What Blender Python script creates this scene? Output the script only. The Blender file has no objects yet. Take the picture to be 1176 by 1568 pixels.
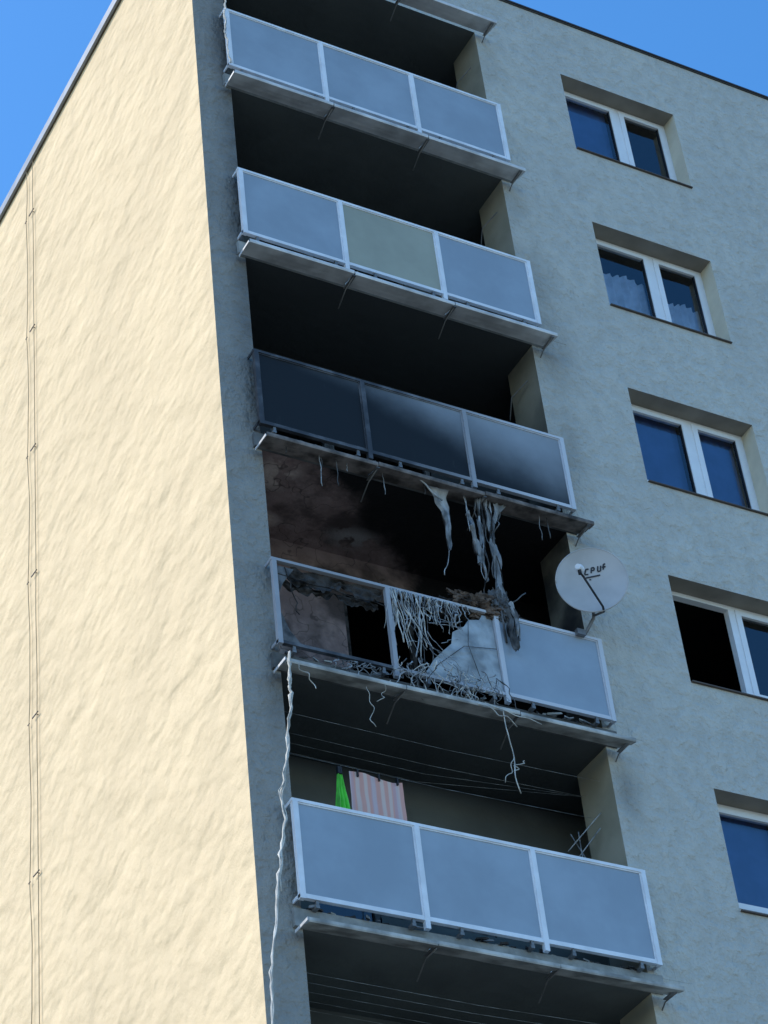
import bpy, math, random
from mathutils import Vector, Matrix, noise
random.seed(7)
S=2.8; ZG=-24.0; H=3.41
xL,xR=.4276,4.1028
SC=bpy.context.scene
# ---------------------------------------------------------------- helpers
class M:
    def __init__(s): s.v=[];s.f=[];s.m=[];s.mats=[];s.sm=[]
    def mi(s,mat):
        if mat not in s.mats:s.mats.append(mat)
        return s.mats.index(mat)
    def poly(s,pts,mat,smooth=False):
        b=len(s.v); s.v+= [tuple(p) for p in pts]; s.f.append(tuple(range(b,b+len(pts)))); s.m.append(s.mi(mat)); s.sm.append(smooth)
    def box(s,x0,x1,y0,y1,z0,z1,mat):
        b=len(s.v)
        s.v+=[(x0,y0,z0),(x1,y0,z0),(x1,y1,z0),(x0,y1,z0),(x0,y0,z1),(x1,y0,z1),(x1,y1,z1),(x0,y1,z1)]
        for q in [(0,3,2,1),(4,5,6,7),(0,1,5,4),(1,2,6,5),(2,3,7,6),(3,0,4,7)]:
            s.f.append(tuple(b+i for i in q)); s.m.append(s.mi(mat)); s.sm.append(False)
    def tube(s,pts,rad,mat,n=6,flat=1.0):
        pts=[Vector(p) for p in pts]; k=len(pts); b=len(s.v)
        ref=Vector((.3,1,.2)).normalized()
        for i,p in enumerate(pts):
            t=(pts[min(i+1,k-1)]-pts[max(i-1,0)])
            if t.length<1e-9:t=Vector((0,0,1))
            t.normalize(); a=t.cross(ref)
            if a.length<1e-3:a=t.cross(Vector((1,0,0)))
            a.normalize(); c=t.cross(a)
            r=rad[i] if isinstance(rad,(list,tuple)) else rad
            for j in range(n):
                an=2*math.pi*j/n
                s.v.append(tuple(p+a*(math.cos(an)*r)+c*(math.sin(an)*r*flat)))
        for i in range(k-1):
            for j in range(n):
                s.f.append((b+i*n+j,b+i*n+(j+1)%n,b+(i+1)*n+(j+1)%n,b+(i+1)*n+j)); s.m.append(s.mi(mat)); s.sm.append(True)
        s.f.append(tuple(b+j for j in range(n))[::-1]); s.m.append(s.mi(mat)); s.sm.append(False)
        s.f.append(tuple(b+(k-1)*n+j for j in range(n))); s.m.append(s.mi(mat)); s.sm.append(False)
    def grid(s,P,mat,smooth=True):
        b=len(s.v); R=len(P);C=len(P[0])
        for row in P: s.v+=[tuple(p) for p in row]
        for i in range(R-1):
            for j in range(C-1):
                s.f.append((b+i*C+j,b+i*C+j+1,b+(i+1)*C+j+1,b+(i+1)*C+j)); s.m.append(s.mi(mat)); s.sm.append(smooth)
    def build(s,name,parent=None):
        me=bpy.data.meshes.new(name); me.from_pydata(s.v,[],s.f)
        for m in s.mats: me.materials.append(m)
        me.polygons.foreach_set('material_index',s.m); me.polygons.foreach_set('use_smooth',s.sm); me.update()
        o=bpy.data.objects.new(name,me); SC.collection.objects.link(o)
        if parent: o.parent=parent
        return o
def empty(name):
    o=bpy.data.objects.new(name,None); SC.collection.objects.link(o); return o
class N:
    def __init__(s,name):
        s.mat=bpy.data.materials.new(name); s.mat.use_nodes=True; s.t=s.mat.node_tree; s.t.nodes.clear()
        s.out=s.t.nodes.new('ShaderNodeOutputMaterial')
        s.pos=s.n('ShaderNodeNewGeometry').outputs['Position']
    def n(s,typ,**k):
        x=s.t.nodes.new(typ)
        for a,b in k.items(): setattr(x,a,b)
        return x
    def l(s,a,b): s.t.links.new(a,b)
    def put(s,sock,v):
        if hasattr(v,'is_output'): s.l(v,sock)
        else: sock.default_value=v
    def math(s,op,a,b=0.0,clamp=False):
        x=s.n('ShaderNodeMath',operation=op,use_clamp=clamp); s.put(x.inputs[0],a); s.put(x.inputs[1],b); return x.outputs[0]
    def mix(s,f,a,b,mode='MIX'):
        x=s.n('ShaderNodeMix',data_type='RGBA',blend_type=mode); s.put(x.inputs[0],f)
        s.put(x.inputs[6],a if hasattr(a,'is_output') else (*a,1)); s.put(x.inputs[7],b if hasattr(b,'is_output') else (*b,1)); return x.outputs[2]
    def noise(s,scale,detail=3,rough=.5,rot=(0,0,0),sc=(1,1,1),loc=(0,0,0)):
        m=s.n('ShaderNodeMapping'); m.inputs['Rotation'].default_value=rot; m.inputs['Scale'].default_value=sc; m.inputs['Location'].default_value=loc
        s.l(s.pos,m.inputs[0]); x=s.n('ShaderNodeTexNoise'); x.inputs['Scale'].default_value=scale; x.inputs['Detail'].default_value=detail; x.inputs['Roughness'].default_value=rough
        s.l(m.outputs[0],x.inputs['Vector']); return x.outputs[0]
    def rng(s,v,a,b,c=0.0,d=1.0,smooth=True):
        x=s.n('ShaderNodeMapRange'); x.interpolation_type='SMOOTHSTEP' if smooth else 'LINEAR'
        s.put(x.inputs[0],v)
        for i,q in zip((1,2,3,4),(a,b,c,d)): x.inputs[i].default_value=q
        return x.outputs[0]
    def blob(s,c,r,power=1.0):
        m=s.n('ShaderNodeVectorMath',operation='SUBTRACT'); s.l(s.pos,m.inputs[0]); m.inputs[1].default_value=c
        k=s.n('ShaderNodeVectorMath',operation='DIVIDE'); s.l(m.outputs[0],k.inputs[0]); k.inputs[1].default_value=r
        L=s.n('ShaderNodeVectorMath',operation='LENGTH'); s.l(k.outputs[0],L.inputs[0])
        return s.rng(L.outputs['Value'],0,1,power,0)
    def xyz(s):
        x=s.n('ShaderNodeSeparateXYZ'); s.l(s.pos,x.inputs[0]); return x.outputs
    def bump(s,h,dist,strength=1.0,prev=None):
        b=s.n('ShaderNodeBump'); b.inputs['Distance'].default_value=dist; b.inputs['Strength'].default_value=strength
        s.l(h,b.inputs['Height'])
        if prev is not None: s.l(prev,b.inputs['Normal'])
        return b.outputs[0]
    def pbr(s,col,rough=.9,normal=None,metal=0.0,spec=.3,**k):
        b=s.n('ShaderNodeBsdfPrincipled'); s.put(b.inputs['Base Color'],col if hasattr(col,'is_output') else (*col,1))
        s.put(b.inputs['Roughness'],rough); s.put(b.inputs['Metallic'],metal); b.inputs['Specular IOR Level'].default_value=spec
        if normal is not None: s.l(normal,b.inputs['Normal'])
        s.l(b.outputs[0],s.out.inputs[0]); return s.mat
def simple(name,col,rough=.7,var=.15,scale=6,metal=0.0,spec=.3,bump=0.0):
    n=N(name); z=n.rng(n.noise(scale,4),.3,.7)
    c=n.mix(z,tuple(x*(1-var) for x in col),tuple(min(1,x*(1+var)) for x in col))
    nr=n.bump(n.noise(scale*4,3),bump) if bump else None
    return n.pbr(c,rough,nr,metal,spec)

# ---------------------------------------------------------------- materials
def stucco(name,base,dark,kind):
    n=N(name)
    big=n.noise(.5,3,.6)
    if kind=='side': med=n.noise(2.3,2,.5,rot=(math.radians(38),0,0),sc=(1,.72,1.1))
    else: med=n.noise(5.5,3,.6,sc=(1,1,.85))
    fine=n.noise(60,2,.6)
    c=n.mix(n.rng(big,.3,.7),dark,base)
    c=n.mix(n.math('MULTIPLY',n.rng(fine,.35,.75),.25),c,tuple(x*.75 for x in base))
    if kind!='side':
        c=n.mix(n.rng(med,.35,.62,.30,0),c,tuple(x*.62 for x in base))
        c=n.mix(n.rng(n.noise(1.4,3,.6,loc=(2,0,6)),.4,.7,0,.16),c,tuple(x*.7 for x in base))
    if kind=='front':
        mask=None
        for cc,r,p in [((4.15,0,-.75),(.45,1,.8),.32),((4.25,0,-1.9),(.6,1,1.1),.38),((4.25,0,-3.1),(.7,1,1.2),.52),
                       ((4.3,0,-4.6),(.5,1,1.3),.38),((4.28,0,-9.2),(.26,1,.6),.5),((4.35,0,-6.1),(.4,1,.5),.4),((4.25,0,1.9),(.3,1,.7),.2)]:
            g=n.blob(cc,r,p); mask=g if mask is None else n.math('MAXIMUM',mask,g)
        mask=n.math('MULTIPLY',mask,n.rng(n.noise(3.0,4,.6),.2,.75,.6,1.0))
        c=n.mix(mask,c,(.08,.08,.08))
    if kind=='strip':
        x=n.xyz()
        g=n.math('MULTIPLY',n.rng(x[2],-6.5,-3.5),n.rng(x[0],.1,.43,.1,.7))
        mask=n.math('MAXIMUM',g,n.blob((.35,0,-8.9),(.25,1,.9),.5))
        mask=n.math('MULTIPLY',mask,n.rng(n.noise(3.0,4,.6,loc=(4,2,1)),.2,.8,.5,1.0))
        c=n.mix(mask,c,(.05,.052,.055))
    st=n.rng(n.noise(3.0,4,.6,sc=(1.5,1.5,.12)),.45,.8,0,.12)
    c=n.mix(st,c,tuple(x*.5 for x in base))
    b1=n.bump(med,.085 if kind=='side' else .075,1.0)
    b2=n.bump(n.noise(10,3,.6),.012 if kind=='side' else .03,1.0,b1)
    b3=n.bump(fine,.003,1.0,b2)
    return n.pbr(c,.95,b3,0,.1)
m_side=stucco('cream_render_side',(.755,.58,.36),(.69,.53,.33),'side')
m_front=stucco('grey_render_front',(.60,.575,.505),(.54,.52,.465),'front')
m_strip=stucco('dark_grey_render',(.36,.345,.31),(.31,.30,.275),'strip')
m_cream=simple('cream_reveal_paint',(.66,.60,.46),.9,.08,3,bump=.004)
m_soff=simple('shaded_soffit_paint',(.27,.24,.20),.9,.12,3,bump=.004)  # reveal cream darkened: the shade under the window head is put into this colour
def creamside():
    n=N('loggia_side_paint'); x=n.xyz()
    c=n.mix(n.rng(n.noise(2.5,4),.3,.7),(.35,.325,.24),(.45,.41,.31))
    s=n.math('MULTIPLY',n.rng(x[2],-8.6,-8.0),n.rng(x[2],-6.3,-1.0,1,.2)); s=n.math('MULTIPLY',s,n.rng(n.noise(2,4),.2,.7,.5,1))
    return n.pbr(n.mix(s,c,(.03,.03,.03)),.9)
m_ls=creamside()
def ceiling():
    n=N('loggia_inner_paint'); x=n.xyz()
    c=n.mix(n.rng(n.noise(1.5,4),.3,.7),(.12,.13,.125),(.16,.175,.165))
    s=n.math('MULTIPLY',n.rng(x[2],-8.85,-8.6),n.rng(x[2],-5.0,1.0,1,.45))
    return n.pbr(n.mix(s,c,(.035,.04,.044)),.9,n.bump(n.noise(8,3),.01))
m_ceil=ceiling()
def burnt():
    n=N('burnt_plaster'); x=n.xyz()
    nz=n.noise(1.6,5,.65)
    t=n.math('ADD',x[0],n.math('MULTIPLY',nz,-1.2)); t=n.math('ADD',t,n.math('MULTIPLY',x[1],-1.2))
    soot=n.rng(t,.35,.80)
    pink=n.mix(n.rng(n.noise(2.5,5,.6,loc=(3,1,2)),.35,.65),(.22,.155,.145),(.36,.265,.245))
    drk=n.rng(n.noise(1.1,5,.6,loc=(7,0,3)),.44,.60,0,.85)
    pink=n.mix(drk,pink,(.055,.042,.040))
    for cc,r in [((.72,.30,-5.9),(.36,.36,.3)),((.9,1.0,-5.9),(.3,.18,.3)),((.8,1.25,-7.6),(.6,.3,.8))]:
        pink=n.mix(n.math('MULTIPLY',n.blob(cc,r,1.4),n.rng(n.noise(5,4),.40,.50)),pink,(.62,.50,.44))
    vein=n.rng(n.math('ABSOLUTE',n.math('SUBTRACT',n.noise(2.2,3,.5,loc=(9,9,9)),.5)),0,.010,.6,0)
    pink=n.mix(vein,pink,(.05,.04,.035))
    c=n.mix(soot,pink,(.009,.009,.010))
    c=n.mix(n.math('MULTIPLY',n.blob((1.95,.95,-5.95),(.42,.26,.3),1.2),n.rng(n.noise(5,4),.42,.52)),c,(.36,.33,.32))
    return n.pbr(c,.9,n.bump(nz,.08))
m_burnt=burnt()
m_black=simple('black_soot',(.008,.008,.008),1.0)
m_slab=simple('slab_concrete',(.30,.30,.28),.9,.25,5,bump=.01)
m_slabs=simple('slab_concrete_sooty',(.12,.12,.115),.9,.45,4,bump=.01)
m_tray=simple('galvanised_tray',(.62,.61,.60),.45,.25,3,metal=.1)
m_trays=simple('galvanised_tray_sooty',(.17,.145,.13),.7,.7,5,metal=.1)
m_trayl=simple('stained_tray',(.42,.41,.38),.6,.45,4,metal=.1)
m_alu=simple('white_aluminium',(.80,.81,.83),.4,.08,5,spec=.5)
def alusoot(name,xa,xb,mx):
    n=N(name); x=n.xyz()
    s=n.math('MULTIPLY',n.rng(x[0],xa,xb,mx,.1),n.rng(n.noise(5,4),.2,.6,.8,1))
    return n.pbr(n.mix(s,(.66,.67,.70),(.03,.03,.033)),.5)
m_alu2=alusoot('sooty_aluminium',1.8,4.1,.97)
m_alu3=alusoot('scorched_aluminium',1.2,3.4,.5)
m_alu3b=alusoot('scorched_bottom_rail',2.0,3.0,.97)
def glassp(name,col,soot=None):
    n=N(name); x=n.xyz()
    c=n.mix(n.rng(n.noise(1.3,4,.6),.3,.75),tuple(q*.90 for q in col),tuple(min(1,q*1.08) for q in col))
    rough=.22
    if soot:
        t=n.math('ADD',n.rng(x[0],.4,3.9,1.0,0,False),n.math('MULTIPLY',n.rng(x[2],-5.6,-4.7,1,0,False),.75))
        t=n.math('ADD',t,n.math('MULTIPLY',n.noise(1.5,4,.6),.3))
        c=n.mix(n.rng(t,.25,1.05,0,.985),c,(.012,.013,.014)); rough=.5
    c=n.mix(n.rng(n.noise(7,5,.7,sc=(1,1,.3)),.6,.85,0,.06 if soot else .14),c,(.5,.53,.56))
    return n.pbr(c,rough,None,0,.15 if soot else .45)
m_g=glassp('frosted_glass',(.33,.385,.44))
m_gy=glassp('yellowed_glass',(.38,.37,.28))
m_gs=glassp('sooty_glass',(.30,.33,.36),True)
m_shard=simple('crazed_glass',(.33,.355,.365),.4,.4,4,bump=.01)
m_wf=simple('white_window_frame',(.82,.82,.82),.4,.03,4,spec=.5)
m_sill=simple('brown_sill',(.10,.075,.06),.5,.1)
m_roofb=simple('brown_flashing',(.05,.04,.04),.5,.1)
m_roofg=simple('grey_flashing',(.22,.24,.27),.5,.15,3,metal=.2)
m_roof=simple('roof_felt',(.08,.08,.08),.9)
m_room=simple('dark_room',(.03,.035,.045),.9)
m_blind=simple('blue_blind',(.15,.30,.55),.8,.10,3)
m_curt=simple('white_curtain',(.72,.76,.80),.9,.15,6)
m_white=simple('melted_plastic',(.33,.34,.345),.6,.55,6)
m_whiteg=simple('charred_plastic',(.10,.10,.10),.7,.6,8)
m_char=simple('charred_mass',(.04,.036,.034),.95,.8,8,bump=.02)
m_rope=simple('pale_cable',(.52,.50,.45),.7,.3,9)
m_steel=simple('dull_steel',(.20,.20,.20),.5,.2,8,metal=.4)
m_wire=simple('conductor_wire',(.30,.24,.15),.6,.1)
m_dish=simple('dish_paint',(.48,.46,.44),.45,.10,3,spec=.4)
m_dk=simple('dark_plastic',(.03,.03,.035),.5)
m_green=simple('green_cloth_fabric',(.18,.75,.12),.9,.15,10)
def towel():
    n=N('striped_towel_fabric'); w=n.n('ShaderNodeTexWave'); w.bands_direction='X'; w.inputs['Scale'].default_value=3.6; w.inputs['Distortion'].default_value=.6; w.inputs['Detail'].default_value=1
    w2=n.n('ShaderNodeTexWave'); w2.bands_direction='X'; w2.inputs['Scale'].default_value=1.3; w2.inputs['Phase Offset'].default_value=1.2
    n.l(n.pos,w.inputs[0]); n.l(n.pos,w2.inputs[0])
    c=n.mix(n.rng(w.outputs[0],.3,.8),(.74,.40,.34),(.74,.56,.50)); c=n.mix(n.rng(w2.outputs[0],.8,.95,0,.35),c,(.5,.42,.55))
    return n.pbr(c,.95)
m_towel=towel()
def winglass():
    n=N('window_glass'); tr=n.n('ShaderNodeBsdfTransparent'); tr.inputs[0].default_value=(.68,.76,.86,1)
    g=n.n('ShaderNodeBsdfGlossy'); g.inputs['Roughness'].default_value=.03; g.inputs[0].default_value=(.9,.95,1,1)
    fr=n.n('ShaderNodeFresnel'); fr.inputs[0].default_value=1.75
    mx=n.n('ShaderNodeMixShader'); n.l(fr.outputs[0],mx.inputs[0]); n.l(tr.outputs[0],mx.inputs[1]); n.l(g.outputs[0],mx.inputs[2]); n.l(mx.outputs[0],n.out.inputs[0])
    nb=n.bump(n.noise(1.5,2),.004); n.l(nb,g.inputs['Normal'])
    return n.mat
m_wg=winglass()

# ---------------------------------------------------------------- building
bld=empty('apartment_building')
W0,W1=5.381,7.172
WC=[(W0,W1),(9.3,11.1)]
XE=14.0; YB=12.0
levels=list(range(0,8))
mw=M()
xs=[0,xL,xR,WC[0][0],WC[0][1],WC[1][0],WC[1][1],XE]
zs=[ZG]
for i in reversed(levels): zs+=[-S*i+.827,-S*i+2.278]
zs.append(H)
ztop=2.5
def wallcell(x0,x1,z0,z1,mat): mw.poly([(x0,0,z0),(x1,0,z0),(x1,0,z1),(x0,0,z1)],mat)
for a in range(len(xs)-1):
    x0,x1=xs[a],xs[a+1]
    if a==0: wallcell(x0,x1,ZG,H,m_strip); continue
    if a==1: wallcell(x0,x1,ztop,H,m_front); continue
    if a in (3,5):
        for k in range(len(zs)-1):
            if k%2==0: wallcell(x0,x1,zs[k],zs[k+1],m_front)
        continue
    wallcell(x0,x1,ZG,H,m_front)
mw.poly([(0,YB,ZG),(0,0,ZG),(0,0,H),(0,YB,H)],m_side)
mw.poly([(XE,0,ZG),(XE,YB,ZG),(XE,YB,H),(XE,0,H)],m_side)
mw.poly([(XE,YB,ZG),(0,YB,ZG),(0,YB,H),(XE,YB,H)],m_front)
mw.build('walls',bld)
mr=M()
mr.box(-.02,XE+.02,-.02,YB+.02,H,H+.012,m_roof)
mr.box(-.03,XE+.03,-.035,.25,H+.013,H+.038,m_roofb)
mr.box(-.06,.25,.251,YB+.05,H+.013,H+.08,m_roofg)
mr.box(-.06,-.022,-.04,YB+.05,H-.07,H+.0125,m_roofg)
mr.build('roof',bld)
def window(k,x0,x1,zb,zt,style):
    w=M(); d=.25
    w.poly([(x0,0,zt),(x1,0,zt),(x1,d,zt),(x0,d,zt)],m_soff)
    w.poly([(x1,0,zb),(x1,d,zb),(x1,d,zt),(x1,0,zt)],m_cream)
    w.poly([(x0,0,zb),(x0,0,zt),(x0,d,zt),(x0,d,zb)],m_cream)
    w.box(x0+.004,x1-.004,-.03,.02,zb-.008,zb+.006,m_sill)
    w.poly([(x0+.004,.02,zb+.006),(x1-.004,.02,zb+.006),(x1-.004,d,zb+.03),(x0+.004,d,zb+.03)],m_sill)
    f=.06; y0,y1=d-.02,d+.06; zb2=zb+.03; br=.21
    w.box(x0+.002,x0+f,y0,y1,zb2,zt-.002,m_wf); w.box(x1-f,x1-.002,y0,y1,zb2,zt-.002,m_wf)
    w.box(x0+f,x1-f,y0,y1,zt-f,zt-.003,m_wf); w.box(x0+f,x1-f,y0,y1,zb2,zb+br,m_wf)
    xm=(x0+x1)/2+.10
    w.box(xm-.05,xm+.05,y0,y1,zb+br,zt-f,m_wf)
    for i,(a,b) in enumerate(((x0+f,xm-.05),(xm+.05,x1-f))):
        s=.065; ya,yb=d-.035,d+.03
        if style=='burnt' and i==0: continue
        w.box(a-.01,a+s,ya,yb,zb+br-.02,zt-f+.01,m_wf); w.box(b-s,b+.01,ya,yb,zb+br-.02,zt-f+.01,m_wf)
        w.box(a+s,b-s,ya,yb,zt-f-s+.01,zt-f+.01,m_wf); w.box(a+s,b-s,ya,yb,zb+br-.02,zb+br+s-.02,m_wf)
        gz0,gz1=zb+br+s-.02,zt-f-s+.01
        for (p,q,r_,t_) in ((a+s,a+s+.008,gz0,gz1),(b-s-.008,b-s,gz0,gz1)): w.box(p,q,ya+.012,yb-.01,r_,t_,m_dk)
        w.poly([(a+s,d,gz0),(b-s,d,gz0),(b-s,d,gz1),(a+s,d,gz1)],m_wg)
        if style=='blind' or (style=='half' and i==0):
            n=int((b-a)/.09)
            for j in range(n):
                xx=a+.02+j*.09; w.poly([(xx,d+.13,zb),(xx+.088,d+.10,zb),(xx+.088,d+.10,zt),(xx,d+.13,zt)],m_blind)
        if style=='curtain':
            zc=zt-.42 if i==0 else zt-.6
            P=[[ (a+(b-a)*t/24, d+.11+.03*math.sin(t*1.9), z+(.03*math.sin(t*.5) if z>zb else 0)) for t in range(25)] for z in (zb,zc)]
            w.grid(P,m_curt)
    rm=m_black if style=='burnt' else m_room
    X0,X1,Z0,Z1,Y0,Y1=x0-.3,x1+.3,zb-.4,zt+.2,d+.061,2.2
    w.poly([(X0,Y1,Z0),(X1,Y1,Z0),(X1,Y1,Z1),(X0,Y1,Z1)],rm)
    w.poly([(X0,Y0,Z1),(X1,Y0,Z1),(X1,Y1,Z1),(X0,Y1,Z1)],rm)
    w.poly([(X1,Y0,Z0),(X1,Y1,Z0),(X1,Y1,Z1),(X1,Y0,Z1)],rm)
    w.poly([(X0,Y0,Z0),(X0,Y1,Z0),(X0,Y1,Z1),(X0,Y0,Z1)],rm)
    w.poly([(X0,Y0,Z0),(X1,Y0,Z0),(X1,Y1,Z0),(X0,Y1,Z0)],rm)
    w.build('window_%02d'%k,bld)
st=['half','curtain','blind','burnt','blind','half','curtain','blind']
k=0
for c,(a,b) in enumerate(WC):
    for i in levels:
        window(k,a,b,-S*i+.827,-S*i+2.278,st[i] if c==0 else st[(i+3)%8].replace('burnt','blind')); k+=1
D=1.25; PW=.56; RX=xR+.5
for i in levels:
    z1=-S*i+2.5; z0=z1-S
    ml=M(); b=i==3
    mc=m_burnt if b else m_ceil; mside=m_ls
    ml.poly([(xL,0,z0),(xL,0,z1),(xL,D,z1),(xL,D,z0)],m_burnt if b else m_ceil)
    ml.poly([(xR,0,z0),(xR,PW,z0),(xR,PW,z1),(xR,0,z1)],mside)
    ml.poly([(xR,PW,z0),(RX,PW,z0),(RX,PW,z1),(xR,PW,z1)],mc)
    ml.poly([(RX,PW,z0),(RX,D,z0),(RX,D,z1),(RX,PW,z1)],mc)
    fl=-S*i-.12; holes=[(1.25,2.0,fl+.1,fl+2.08),(2.0,3.3,fl+.95,fl+2.08)]
    if b: holes=[(1.95,2.75,fl+.1,fl+2.1),(2.75,4.35,fl+.5,fl+2.2)]
    xb=[xL]+sorted({h[0] for h in holes}|{h[1] for h in holes})+[RX]
    for q in range(len(xb)-1):
        a0,a1=xb[q],xb[q+1]; hh=[h for h in holes if h[0]<=a0+1e-6 and h[1]>=a1-1e-6]
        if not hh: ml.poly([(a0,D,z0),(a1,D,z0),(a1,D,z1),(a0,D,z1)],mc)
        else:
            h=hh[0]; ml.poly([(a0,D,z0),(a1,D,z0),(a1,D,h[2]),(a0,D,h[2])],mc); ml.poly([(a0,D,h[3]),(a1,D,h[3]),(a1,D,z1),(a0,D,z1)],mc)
            if not b:
                f=.06; fm=m_whiteg
                ml.box(a0+.002,a0+f,D+.02,D+.08,h[2],h[3],fm); ml.box(a1-f,a1-.002,D+.02,D+.08,h[2],h[3],fm)
                ml.box(a0+f,a1-f,D+.02,D+.08,h[3]-f,h[3]-.002,fm); ml.box(a0+f,a1-f,D+.02,D+.08,h[2]+.002,h[2]+f,fm)
                ml.poly([(a0+f,D+.05,h[2]+f),(a1-f,D+.05,h[2]+f),(a1-f,D+.05,h[3]-f),(a0+f,D+.05,h[3]-f)],m_wg)
            else:
                f=.05
                ml.box(a0+.002,a0+f,D+.02,D+.08,h[2],h[3],m_char)
    X0,X1,Y0,Y1=xL+.2,RX+.1,D+.081,D+2.2
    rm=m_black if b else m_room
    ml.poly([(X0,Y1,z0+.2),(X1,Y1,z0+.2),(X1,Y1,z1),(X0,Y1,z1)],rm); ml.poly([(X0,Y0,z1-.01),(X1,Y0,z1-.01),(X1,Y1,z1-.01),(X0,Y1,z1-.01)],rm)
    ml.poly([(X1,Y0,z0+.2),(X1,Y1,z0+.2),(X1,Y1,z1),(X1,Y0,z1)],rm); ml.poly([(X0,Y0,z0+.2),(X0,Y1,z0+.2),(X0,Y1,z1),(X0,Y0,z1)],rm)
    ml.build('loggia_interior_%02d'%i,bld)
for i in [-1]+levels:
    z=-S*i; ms=M()
    sm=m_slabs if i in (2,3) else m_slab; tm=m_trays if i==2 else m_trayl if i in (3,4) else m_tray
    cm=m_burnt if i==2 else m_ceil
    if i>=0:
        ms.box(xL-.10,xR+.13,-.05,-.002,z-.30,z-.12,sm)
        ms.poly([(xL,-.002,z-.12),(RX,-.002,z-.12),(RX,D,z-.12),(xL,D,z-.12)],m_slabs)
    ms.poly([(xL,0,z-.301),(xL,D,z-.301),(RX,D,z-.301),(RX,0,z-.301)],cm)
    xj=[.325,1.62,2.90,4.265]
    for q in range(3):
        a,b=xj[q]+.004,xj[q+1]-.004
        r=lambda:random.uniform(-.008,.008)
        zi=z-.325; dr=.03 if i in (3,4) else 0
        e=r()-dr; g=r()-dr
        prof=[(-.052,0.0),(-.12,-.006),(-.124,-.020),(-.20,-.026),(-.204,-.040),(-.30,-.05),(-.306,-.035),(-.306,-.005)]
        for (y_,d_),(y2,d2) in zip(prof[:-1],prof[1:]):
            k0=abs(y_+.05)/.25;k1=abs(y2+.05)/.25
            ms.poly([(a,y_,zi+d_+e*k0),(b,y_,zi+d_+g*k0),(b,y2,zi+d2+g*k1),(a,y2,zi+d2+e*k1)],tm)
    ms.box(.318,.327,-.30,-.052,z-.385,z-.355,m_tray)
    for xx in (1.62,2.90,4.2):
        ms.tube([(xx,-.26,z-.385-(.03 if i in(3,4) else 0)),(xx,-.06,z-.41),(xx-.02,.10,z-.56)],.007,m_steel)
        ms.box(xx-.02,xx+.02,-.29,-.06,z-.39,z-.382,m_steel)
    ms.build('slab_and_tray_%02d'%(i+1),bld)

# ---------------------------------------------------------------- railings
RA,RB=.375,4.156; YR=-.122
xd=[RA,1.635,2.896,RB]
def railing(i):
    z=-S*i; zt,zb=z+.975,z-.062
    e=empty('balcony_railing'); fr=M(); gl=M()
    am={2:m_alu2,3:m_alu3}.get(i,m_alu)
    t=.022; pw=.025
    fr.box(RA-.03,RB+.03,YR-t-.004,YR+t,zt-.032,zt,am)
    if i==3:
        fr.box(RA-.025,1.60,YR-t,YR+t,zb,zb+.035,m_alu3b); fr.box(1.601,RB+.025,YR-t,YR+t,zb,zb+.035,am)
    else: fr.box(RA-.025,RB+.025,YR-t,YR+t,zb,zb+.035,am)
    for j,x in enumerate(xd):
        fr.box(x-pw,x+pw,YR-t-.008,YR+t-.002,zb-(.085 if 0<j<3 else .01),zt-.033,am)
    for x in (RA-.024,RB+.024):
        s=.006
        fr.box(x-s,x+s,YR+t+.001,-.003,zt-.04,zt-.005,am); fr.box(x-s,x+s,YR+t+.001,-.003,zb+.003,zb+.04,am)
    for j in range(3):
        a,b=xd[j]+pw,xd[j+1]-pw; c,d=zb+.035,zt-.032
        gm=m_g
        if i==1 and j==1: gm=m_gy
        if i==2: gm=m_gs
        if i==3 and j<2: continue
        q=.014
        fr.box(a,a+q,YR-.016,YR+.01,c,d,am); fr.box(b-q,b,YR-.016,YR+.01,c,d,am)
        fr.box(a+q,b-q,YR-.016,YR+.01,d-q,d,am); fr.box(a+q,b-q,YR-.016,YR+.01,c,c+q,am)
        gl.box(a+q,b-q,YR-.008,YR+.002,c+q,d-q,gm)
    for x in (RA+.15,1.5,2.0,2.75,3.2,RB-.2):
        fr.box(x-.02,x+.02,YR-.01,-.051,z-.135,z-.105,m_steel); fr.box(x-.015,x+.015,YR-.012,YR+.012,z-.105,zb-.001,m_steel)
    fr.build('frame',e)
    gl.build('glass_panels',e)
for i in levels: railing(i)
def squig(p0,p1,amp,n,seed,fr=3.0):
    p0=Vector(p0);p1=Vector(p1);out=[]
    for k in range(n):
        t=k/(n-1); v=p0.lerp(p1,t); e=min(1,t*4)
        o=Vector((noise.noise(Vector((seed,t*fr,1))),noise.noise(Vector((seed+9,t*fr,5))),noise.noise(Vector((seed+5,t*fr,9)))*.4))
        out.append(v+o*amp*e)
    return out
for i in (2,3,4,1,5):
    d=M(); cnt={2:70,3:90,4:60}.get(i,25)
    for k in range(cnt):
        x=random.uniform(.45,4.05); y=random.uniform(-.10,.05); s=random.uniform(.008,.032); z=-S*i-.12
        mt=random.choice([m_char,m_dk,m_slab,m_white if i==3 else m_char,m_steel])
        an=random.uniform(-.5,.5); L=s*random.uniform(.8,3); h=s*random.uniform(.4,1.2); dx=math.cos(an)*L; dy=math.sin(an)*L
        b=[(x-dx,y-dy,z),(x+dx,y+dy,z),(x+dx*.6,y+dy+s,z),(x-dx*.7,y-dy+s,z)]
        tp=[(p[0]*.8+x*.2,p[1]*.8+y*.2,z+h*random.uniform(.5,1.3)) for p in b]
        d.poly(tp,mt)
        for a_ in range(4): d.poly([b[a_],b[(a_+1)%4],tp[(a_+1)%4],tp[a_]],mt)
    d.build('ledge_debris')

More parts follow.
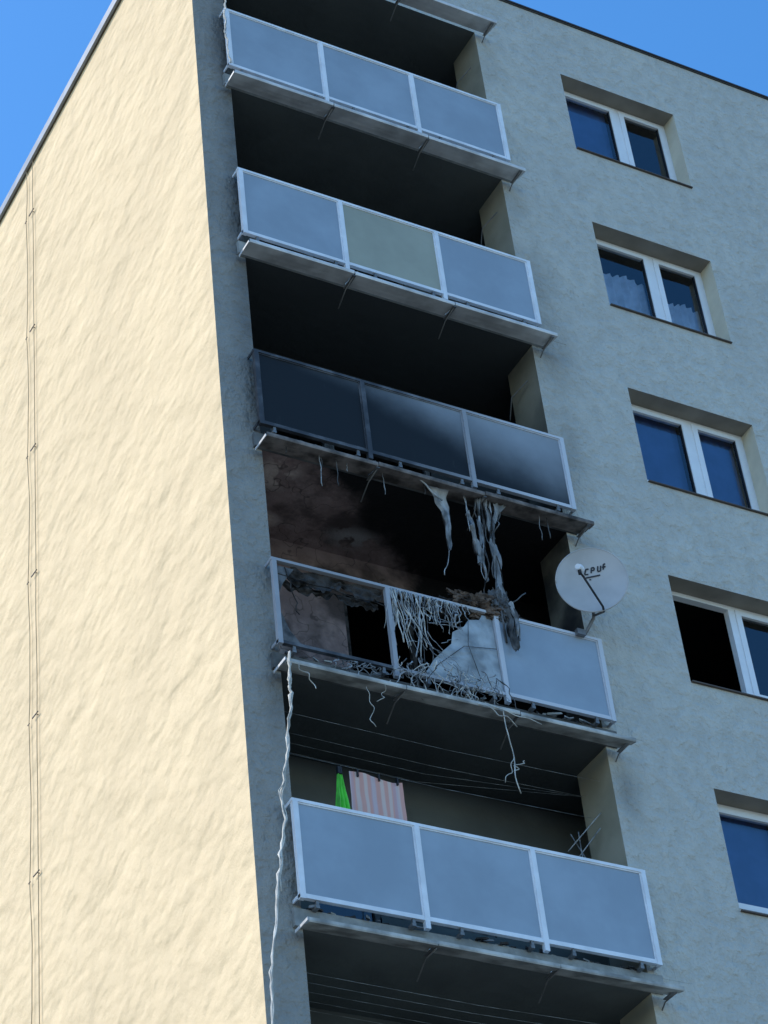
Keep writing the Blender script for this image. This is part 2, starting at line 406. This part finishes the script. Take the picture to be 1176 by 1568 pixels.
# ---------------------------------------------------------------- burnt balcony (storey i=3)
Z3=-8.4
deb=empty('burnt_balcony_debris')
def ragged(mm,x0,x1,zt,drop,mat,y,seed,nx=60,nz=10):
    P=[]
    for r in range(nz+1):
        row=[]
        for c in range(nx+1):
            x=x0+(x1-x0)*c/nx
            L=drop*(.65+.8*noise.noise(Vector((x*3.1+seed,0,seed))))+.07*noise.noise(Vector((x*19,seed,2)))
            L=max(.02,L); t=r/nz
            row.append((x+.02*noise.noise(Vector((x*5,t*3,seed))),y+.05*noise.noise(Vector((x*9,t*3.5,seed+3))),zt-L*t))
        P.append(row)
    mm.grid(P,mat)
f=M()
ragged(f,.41,1.60,Z3+.935,.22,m_char,YR+.03,1.3)
ragged(f,.41,1.55,Z3+.78,.10,m_char,YR+.06,6.3)
ragged(f,1.68,2.45,Z3+.935,.11,m_char,YR+.03,8.3)
f.tube(squig((.40,YR,Z3+.80),(1.6,YR,Z3+.72),.03,20,4.0,5),.007,m_char,5)
f.tube(squig((.5,YR,Z3+.9),(.62,YR,Z3+.35),.08,12,5.0,5),.006,m_char,5)
f.build('charred_fabric',deb)
g=M()
sh=[(1.98,Z3+.0),(2.10,Z3+.20),(2.22,Z3+.33),(2.33,Z3+.45),(2.36,Z3+.6),(2.50,Z3+.70),(2.58,Z3+.82),(2.70,Z3+.84),(2.74,Z3+.91),(2.865,Z3+.93),(2.865,Z3-.02),(2.3,Z3-.025)]
cx,cz=2.60,Z3+.38
for a in range(len(sh)):
    p,q=sh[a],sh[(a+1)%len(sh)]
    g.poly([(cx,YR-.025,cz),(p[0],YR+.012*math.sin(a*2.3),p[1]),(q[0],YR+.012*math.sin((a+1)%len(sh)*2.3),q[1])],m_shard)
g.poly([(.41,YR,Z3+.35),(.41,YR,Z3-.02),(.62,YR,Z3-.02),(.5,YR,Z3+.12)],m_whiteg)
g.poly([(.41,YR,Z3+.9),(.41,YR,Z3+.55),(.47,YR,Z3+.7),(.60,YR,Z3+.9)],m_whiteg)
g.tube([(2.1,YR-.02,Z3+.1),(2.45,YR-.04,Z3+.42),(2.85,YR-.02,Z3+.5)],.004,m_whiteg,4)
g.tube([(2.55,YR-.03,Z3+.8),(2.5,YR-.04,Z3+.45),(2.62,YR-.02,Z3)],.004,m_whiteg,4)
g.build('broken_glass',deb)
s=M()
def rib(x0,x1,z0,z1,y,w,mat,seed,amp=.05,fr=2.5,n_=16):
    s.tube(squig((x0,y,z0),(x1,y+random.uniform(-.04,.04),z1),amp,n_,seed,fr),[w*(.3+1.1*abs(noise.noise(Vector((seed,t*.7,2))))+.25*(1-t/n_)) for t in range(n_)],mat,5,.4)
for k in range(85):
    x=1.66+.9*random.random()**1.15
    L=random.uniform(.12,.95)*(1.0 if x<2.1 else .42)
    rib(x,x+random.uniform(-.22,.26)*L,Z3+.95,Z3+.95-L,YR-.03,random.choice([.004,.006,.008,.014]),random.choice([m_white,m_white,m_whiteg,m_rope]),k*1.7,.04 if k%3 else .10)
for k in range(14):
    x=random.uniform(1.7,2.2); z=Z3+random.uniform(.2,.8)
    rib(x,x+random.uniform(.15,.4),z,z+random.uniform(-.3,.2),YR-.04,.005,m_white,k*3.1+200,.05)
for k in range(70):
    x=random.uniform(1.62,2.8)
    rib(x,x+random.uniform(-.25,.25),Z3+random.uniform(-.12,.10),Z3+random.uniform(-.40,-.08),YR-.11+random.uniform(-.05,.05),random.choice([.004,.007,.009]),random.choice([m_white,m_whiteg,m_rope]),k*2.3+50,.09,3)
for k in range(18):
    x=random.uniform(.95,1.45)
    rib(x,x+random.uniform(-.15,.2),Z3-.1,Z3-random.uniform(.1,.36),-.15,random.choice([.005,.007]),random.choice([m_white,m_whiteg]),k*2.9+20,.07,3)
s.build('melted_strands',deb)
h=M()
def sheet(pts,widths,mat,seed):
    P=[]
    for a in range(len(pts)-1):
        for q in range(5):
            t=q/5; x,y,z=Vector(pts[a]).lerp(Vector(pts[a+1]),t); w=widths[a]*(1-t)+widths[a+1]*t
            w*=1+.35*noise.noise(Vector((z*11,seed,0)))
            P.append([(x+w*(c/8-.5)+.012*noise.noise(Vector((z*7,c,seed))),y+.07*noise.noise(Vector((z*4,c*.9,seed)))+.025*math.sin(c*2.4),z+.02*noise.noise(Vector((c,z*3,seed)))) for c in range(9)])
    h.grid(P,mat)
sheet([(2.34,-.22,-5.93),(2.40,-.17,-6.03),(2.46,-.15,-6.2),(2.47,-.15,-6.4),(2.46,-.15,-6.6),(2.45,-.15,-6.78)],[.30,.20,.11,.07,.06,.02],m_white,1)
h.tube(squig((2.45,-.15,-6.72),(2.33,-.15,-7.12),.05,10,3.3),.005,m_white,5)
h.tube(squig((2.05,-.27,-5.93),(2.42,-.18,-6.1),.03,8,2.3),.012,m_white,5,.5)
for x,L,r in [(.98,.42,.007),(1.17,.36,.006),(1.72,.3,.004),(1.3,.12,.005),(2.70,.5,.006),(3.62,.35,.005),(1.0,.2,.007),(3.72,.3,.008),(.6,.1,.006),(2.2,.16,.006)]:
    h.tube(squig((x,-.2,-5.93),(x+.0,-.2,-5.95-L),.02,10,x*7),[r*(.6+.9*abs(noise.noise(Vector((x*9,t,0))))) for t in range(10)],random.choice([m_white,m_whiteg]),5)
sheet([(2.97,-.2,-5.94),(2.98,-.17,-6.2),(3.0,-.15,-6.5),(3.02,-.15,-6.8),(3.0,-.15,-7.1),(3.03,-.15,-7.3)],[.08,.05,.07,.09,.06,.08],m_white,11)
sheet([(3.12,-.22,-5.98),(3.08,-.2,-6.08),(3.03,-.17,-6.25)],[.16,.07,.02],m_white,15)
sheet([(2.86,-.2,-5.93),(2.85,-.17,-6.4),(2.84,-.16,-6.8),(2.86,-.15,-7.1)],[.03,.015,.05,.02],m_white,19)
sheet([(2.70,-.2,-6.2),(2.77,-.17,-6.5),(2.80,-.16,-6.9)],[.01,.04,.03],m_white,23)
for x0,x1,L,r,mt in [(2.92,2.93,1.05,.007,m_whiteg),(3.0,2.97,1.85,.014,m_whiteg),(2.82,2.9,.8,.007,m_whiteg),(3.15,3.02,.5,.009,m_whiteg),(2.68,2.84,1.1,.006,m_white),(2.95,3.05,1.3,.010,m_char),(2.9,2.8,1.4,.010,m_char)]:
    n_=18; h.tube(squig((x0,-.2,-5.94),(x1,-.16,-5.94-L),.07,n_,x0*31+L,4),[r*(.45+1.3*abs(noise.noise(Vector((x0*19,t*.5,L))))) for t in range(n_)],mt,6,.5)
sheet([(3.0,-.17,-7.25),(3.07,-.2,-7.5),(3.02,-.2,-7.7),(3.05,-.2,-7.95)],[.10,.12,.07,.03],m_whiteg,31)
sheet([(3.06,-.22,-7.3),(3.1,-.22,-7.55),(3.07,-.22,-7.85)],[.05,.04,.02],m_white,37)
h.tube(squig((3.08,-.17,-7.3),(3.3,-.17,-7.08),.04,6,7),.007,m_whiteg,5)
h.build('hanging_melted_plastic',deb)
import bmesh
def clump(name,c,r,mat,seed,par):
    bm=bmesh.new(); bmesh.ops.create_icosphere(bm,subdivisions=5,radius=1)
    for v in bm.verts:
        p=v.co.copy(); k=1+.55*noise.noise(p*1.8+Vector((seed,0,0)))+.45*noise.noise(p*4+Vector((seed,0,0)))+.3*noise.noise(p*10)+.15*noise.noise(p*22)
        v.co=Vector((p.x*r[0]*k+c[0],p.y*r[1]*k+c[1],p.z*r[2]*k+c[2]))
    me=bpy.data.meshes.new(name); bm.to_mesh(me); bm.free(); me.materials.append(mat)
    o=bpy.data.objects.new(name,me); SC.collection.objects.link(o); o.parent=par
m_brown=simple('scorched_foam',(.11,.08,.062),.95,.85,9,bump=.03)
clump('charred_clump',(2.72,-.06,-7.36),(.34,.12,.13),m_brown,2.0,deb)
clump('charred_clump_b',(2.98,-.12,-7.28),(.09,.08,.18),m_whiteg,5.0,deb)
clump('charred_clump_c',(2.45,-.03,-7.42),(.2,.1,.09),m_char,9.0,deb)
b=M()
for p0,p1,r,sd in [((2.70,-.3,-8.78),(2.76,-.3,-9.75),.006,3),((2.74,-.3,-9.35),(2.60,-.3,-9.66),.004,5),((1.2,-.25,-8.85),(1.26,-.25,-9.3),.004,8),((1.45,-.3,-8.75),(1.3,-.25,-9.0),.004,11),
                   ((2.5,-.3,-8.75),(3.1,-.35,-8.9),.006,14),((2.3,-.3,-8.7),(2.8,-.35,-9.0),.006,17),((.45,-.3,-8.8),(.62,-.3,-9.05),.005,21),((2.72,-.3,-9.5),(2.86,-.3,-9.35),.005,25)]:
    b.tube(squig(p0,p1,.10,18,sd,3),r,m_rope,5)
b.build('dangling_strands',deb)
def rope(name,pts,r,seed):
    o=M(); P=[]
    for a in range(len(pts)-1):
        for k in range(14):
            t=k/14; v=Vector(pts[a]).lerp(Vector(pts[a+1]),t)
            v+=Vector((noise.noise(Vector((seed,a*2+t*2.5,0)))*.035+noise.noise(Vector((seed,(a+t)*9,3)))*.018,noise.noise(Vector((seed,a+t*3,7)))*.03,0)); P.append(v)
    P.append(Vector(pts[-1])); n_=len(P)
    o.tube(P,[r*(.45+1.3*abs(noise.noise(Vector((seed,k*.6,1))))) for k in range(n_)],m_rope,6,.6)
    P2=[p+Vector((.030*noise.noise(Vector((seed,k*.35,4))),-.01,0)) for k,p in enumerate(P)]
    o.tube(P2,r*.35,m_rope,5)
    P3=[p+Vector((.045*noise.noise(Vector((seed,k*.25,14))),-.01,0)) for k,p in enumerate(P)][:n_*2//3]
    o.tube(P3,r*.3,m_rope,5)
    return o.build(name)
rope('hanging_cable',[(.36,-.32,-8.70),(.34,-.30,-9.2),(.25,-.22,-10.11),(.16,-.2,-10.96),(-.02,-.18,-12.1),(-.03,-.15,-13.0)],.020,3.0)
rope('hanging_cable',[(.36,-.2,1.6),(.33,-.2,.9),(.30,-.2,.35),(.34,-.2,-.1)],.014,8.0)

# ---------------------------------------------------------------- satellite dish
ds=empty('satellite_dish')
c0=Vector((3.97,-.45,-6.92)); nrm=Vector((-.50,-.82,-.10)).normalized()
ax=nrm.cross(Vector((0,0,1))).normalized(); ay=ax.cross(nrm).normalized()
if ay.z<0: ay=-ay
def dp(u,v,w): return c0+ax*u+ay*v+nrm*w
d=M(); R=.375; rings=14; seg=48
for side,off in ((0,0.0),(1,-.012)):
    P=[]
    for r in range(rings+1):
        rr=R*r/rings; P.append([dp(rr*math.cos(2*math.pi*k/seg),1.04*rr*math.sin(2*math.pi*k/seg),.45*rr*rr-.06+off) for k in range(seg+1)])
    d.grid(P,m_dish)
rim=[dp(R*math.cos(2*math.pi*k/seg),1.04*R*math.sin(2*math.pi*k/seg),.45*R*R-.065) for k in range(seg+1)]
d.tube(rim,.009,m_dish)
d.build('reflector',ds)
a=M()
lnb=dp(.15,-.06,.36)
a.tube([dp(-.07,-R*1.02,-.03),dp(-.06,-R*.98,.05),dp(.12,-.15,.335)],.013,m_dk)
a.tube([dp(.12,-.15,.335),dp(.15,-.10,.35)],.013,m_dk)
a.build('feed_arm',ds)
l=M(); q=(dp(0,0,-.06)-lnb).normalized()
l.tube([lnb-q*.05,lnb,lnb+q*.001,lnb+q*.05,lnb+q*.052],[.03,.03,.045,.045,.02],m_alu,12)
l.tube([lnb+Vector((0,0,-.01)),lnb+Vector((.0,0,-.08))],.02,m_dk,8)
l.build('lnb',ds)
lg=M()
def mark(u0,v0,u1,v1,w):
    du,dv=u1-u0,v1-v0; L=math.hypot(du,dv); px,py=-dv/L*w,du/L*w
    lg.poly([dp(-u,v,.45*(u*u+v*v)-.06+.005) for u,v in ((u0+px,v0+py),(u1+px,v1+py),(u1-px,v1-py),(u0-px,v0-py))],m_dk)
for t in [(-.06,.10,-.04,.16),(-.04,.16,-.01,.16),(-.06,.10,-.02,.10),(.01,.11,.02,.17),(.02,.17,.05,.17),(.05,.17,.045,.14),(.02,.14,.045,.14),(.08,.12,.09,.18),(.11,.12,.12,.18),(.08,.12,.11,.12),(.14,.13,.15,.19),(.15,.19,.17,.19),(-.06,.06,.10,.075),(-.02,.035,.0,.035),(.13,.16,.17,.16)]:
    mark(*t,.008)
lg.build('logo_marks',ds)
mt=M()
bk=dp(0,-.14,-.06)
mt.tube([bk,bk-nrm*.10,Vector((4.02,-.30,-7.30)),Vector((3.98,-.16,-7.42)),Vector((3.90,-.15,-7.43))],.019,m_steel,8)
mt.box(3.86,3.96,-.20,-.148,-7.47,-7.40,m_steel)
mt.tube([dp(-.07,-R*1.02,-.03),Vector((4.02,-.31,-7.28))],.014,m_steel,6)
mt.build('mount',ds)

# ---------------------------------------------------------------- laundry, lines, rack
def cloth(name,x0,x1,zt,zb,y,mat,fold,taper=0):
    P=[]
    for r in range(15):
        t=r/14; row=[]
        for c in range(33):
            s_=c/32; x=x0+(x1-x0)*s_; x=x+(taper*(1-t))*(0.5-s_)
            row.append((x,y+fold*math.sin(s_*17+t)*(.3+t)+.01*noise.noise(Vector((s_*5,t*4,1))),zt+(zb-zt)*t+.02*math.sin(s_*6)*(1-t)-.012*math.sin(s_*3.1)))
        P.append(row)
    o=M(); o.grid(P,mat)
    for s_ in (.15,.55,.9):
        xx=(x0+x1)/2+(x1-x0-taper)*(s_-.5); o.box(xx-.008,xx+.008,y-.02,y+.02,zt-.05,zt+.03,m_dk)
    o.build(name)
cloth('green_cloth',1.08,1.24,-9.43,-10.0,.35,m_green,.03,.12)
cloth('striped_towel',1.27,1.85,-9.42,-10.05,.35,m_towel,.012)
cl=M()
for i in (4,5):
    for y in (.2,.35,.5,.65,.8):
        z=-S*i+2.5-(.66 if i==4 and y==.35 else .30)
        cl.tube([(xL+.0,y,z),(2.3,y,z-.03),(xR-.0,y if y<.56 else .5,z)],.0018,m_white,4)
cl.build('clothes_lines')
rk=M()
for p,q in [((3.75,.45,-9.75),(4.08,.25,-9.35)),((3.75,.5,-9.95),(4.08,.3,-9.5)),((3.8,.3,-10.2),(3.95,.5,-9.45)),((4.0,.3,-10.2),(3.85,.5,-9.5)),((3.7,.4,-10.0),(4.08,.4,-9.95))]:
    rk.tube([p,q],.006,m_white,6)
rk.build('drying_rack')
rk=M()
for i,zz in ((0,1.95),(1,-.75),(2,-3.55)):
    rk.tube([(4.06,.15,zz),(4.0,.42,zz-.05),(3.98,.5,zz-.35)],.007,m_steel,5)
rk.build('wall_hooks')

# ---------------------------------------------------------------- lightning conductor on side wall
lc=empty('lightning_conductor'); w=M()
zb_=[3.4,2.34,.156,-1.91,-3.92,-5.99,-8.10,-10.2,-12.3,-14.4,-16.5,-18.6,-20.7,-23.9]
P1=[];P2=[]
for a in range(len(zb_)-1):
    for k in range(8):
        t=k/8; z=zb_[a]+(zb_[a+1]-zb_[a])*t
        P1.append((-.03,4.99+.02*noise.noise(Vector((0,z,1))),z))
        P2.append((-.03,5.24-.05*math.sin(math.pi*t)+.03*noise.noise(Vector((0,z*1.3,5))),z))
w.tube(P1,.0055,m_wire,5); w.tube(P2,.0055,m_wire,5); w.build('wires',lc)
w=M()
for z in zb_[1:]:
    w.tube([(-.03,4.96,z),(-.03,5.13,z+.01)],.008,m_sill,5); w.tube([(-.001,5.02,z),(-.035,5.02,z)],.006,m_sill,5)
    w.tube([(-.03,5.22,z),(-.03,5.27,z)],.007,m_sill,5)
w.build('brackets',lc)

# ---------------------------------------------------------------- ground
n=N('dry_ground'); c=n.mix(n.rng(n.noise(.08,5),.4,.6),(.20,.20,.185),(.12,.14,.10)); mg=n.pbr(c,.95)
g=M(); g.poly([(-1500,-1500,ZG),(1500,-1500,ZG),(1500,1500,ZG),(-1500,1500,ZG)],mg); g.build('ground')

# ---------------------------------------------------------------- light
sv=Vector((-.62,.30,.72)).normalized()
sun=bpy.data.lights.new('sun','SUN'); sun.energy=3.7; sun.angle=math.radians(.5); sun.color=(1,.96,.89)
so=bpy.data.objects.new('sun',sun); SC.collection.objects.link(so); so.rotation_euler=sv.to_track_quat('Z','Y').to_euler()
w=bpy.data.worlds.new('World'); SC.world=w; w.use_nodes=True; nt=w.node_tree
bg=nt.nodes['Background']; sk=nt.nodes.new('ShaderNodeTexSky'); sk.sky_type='NISHITA'; sk.sun_disc=False
sk.sun_elevation=math.asin(sv.z); sk.sun_rotation=math.atan2(sv.x,sv.y); sk.ozone_density=2.5; sk.air_density=1.0; sk.dust_density=.5
hs=nt.nodes.new('ShaderNodeHueSaturation'); hs.inputs['Saturation'].default_value=1.3; hs.inputs['Value'].default_value=2.05
nt.links.new(sk.outputs[0],hs.inputs['Color']); nt.links.new(hs.outputs[0],bg.inputs[0]); bg.inputs[1].default_value=.15

# ---------------------------------------------------------------- camera
yaw,pit,roll=.56747,.68404,-.12383
fw=Vector((math.sin(yaw)*math.cos(pit),math.cos(yaw)*math.cos(pit),math.sin(pit)))
r0=Vector((math.cos(yaw),-math.sin(yaw),0)); u0=r0.cross(fw)
r=r0*math.cos(roll)+u0*math.sin(roll); u=-r0*math.sin(roll)+u0*math.cos(roll)
cam=bpy.data.cameras.new('camera'); co=bpy.data.objects.new('camera',cam); SC.collection.objects.link(co)
mat=Matrix((( r.x,u.x,-fw.x,-8.8188),(r.y,u.y,-fw.y,-16.66663),(r.z,u.z,-fw.z,-22.42277),(0,0,0,1)))
co.matrix_world=mat
cam.sensor_fit='HORIZONTAL'; cam.sensor_width=36; cam.lens=3769.27/1176*36; cam.clip_end=5000; cam.clip_start=.1
SC.camera=co
SC.view_settings.view_transform='Standard'; SC.view_settings.look='None'; SC.view_settings.exposure=0
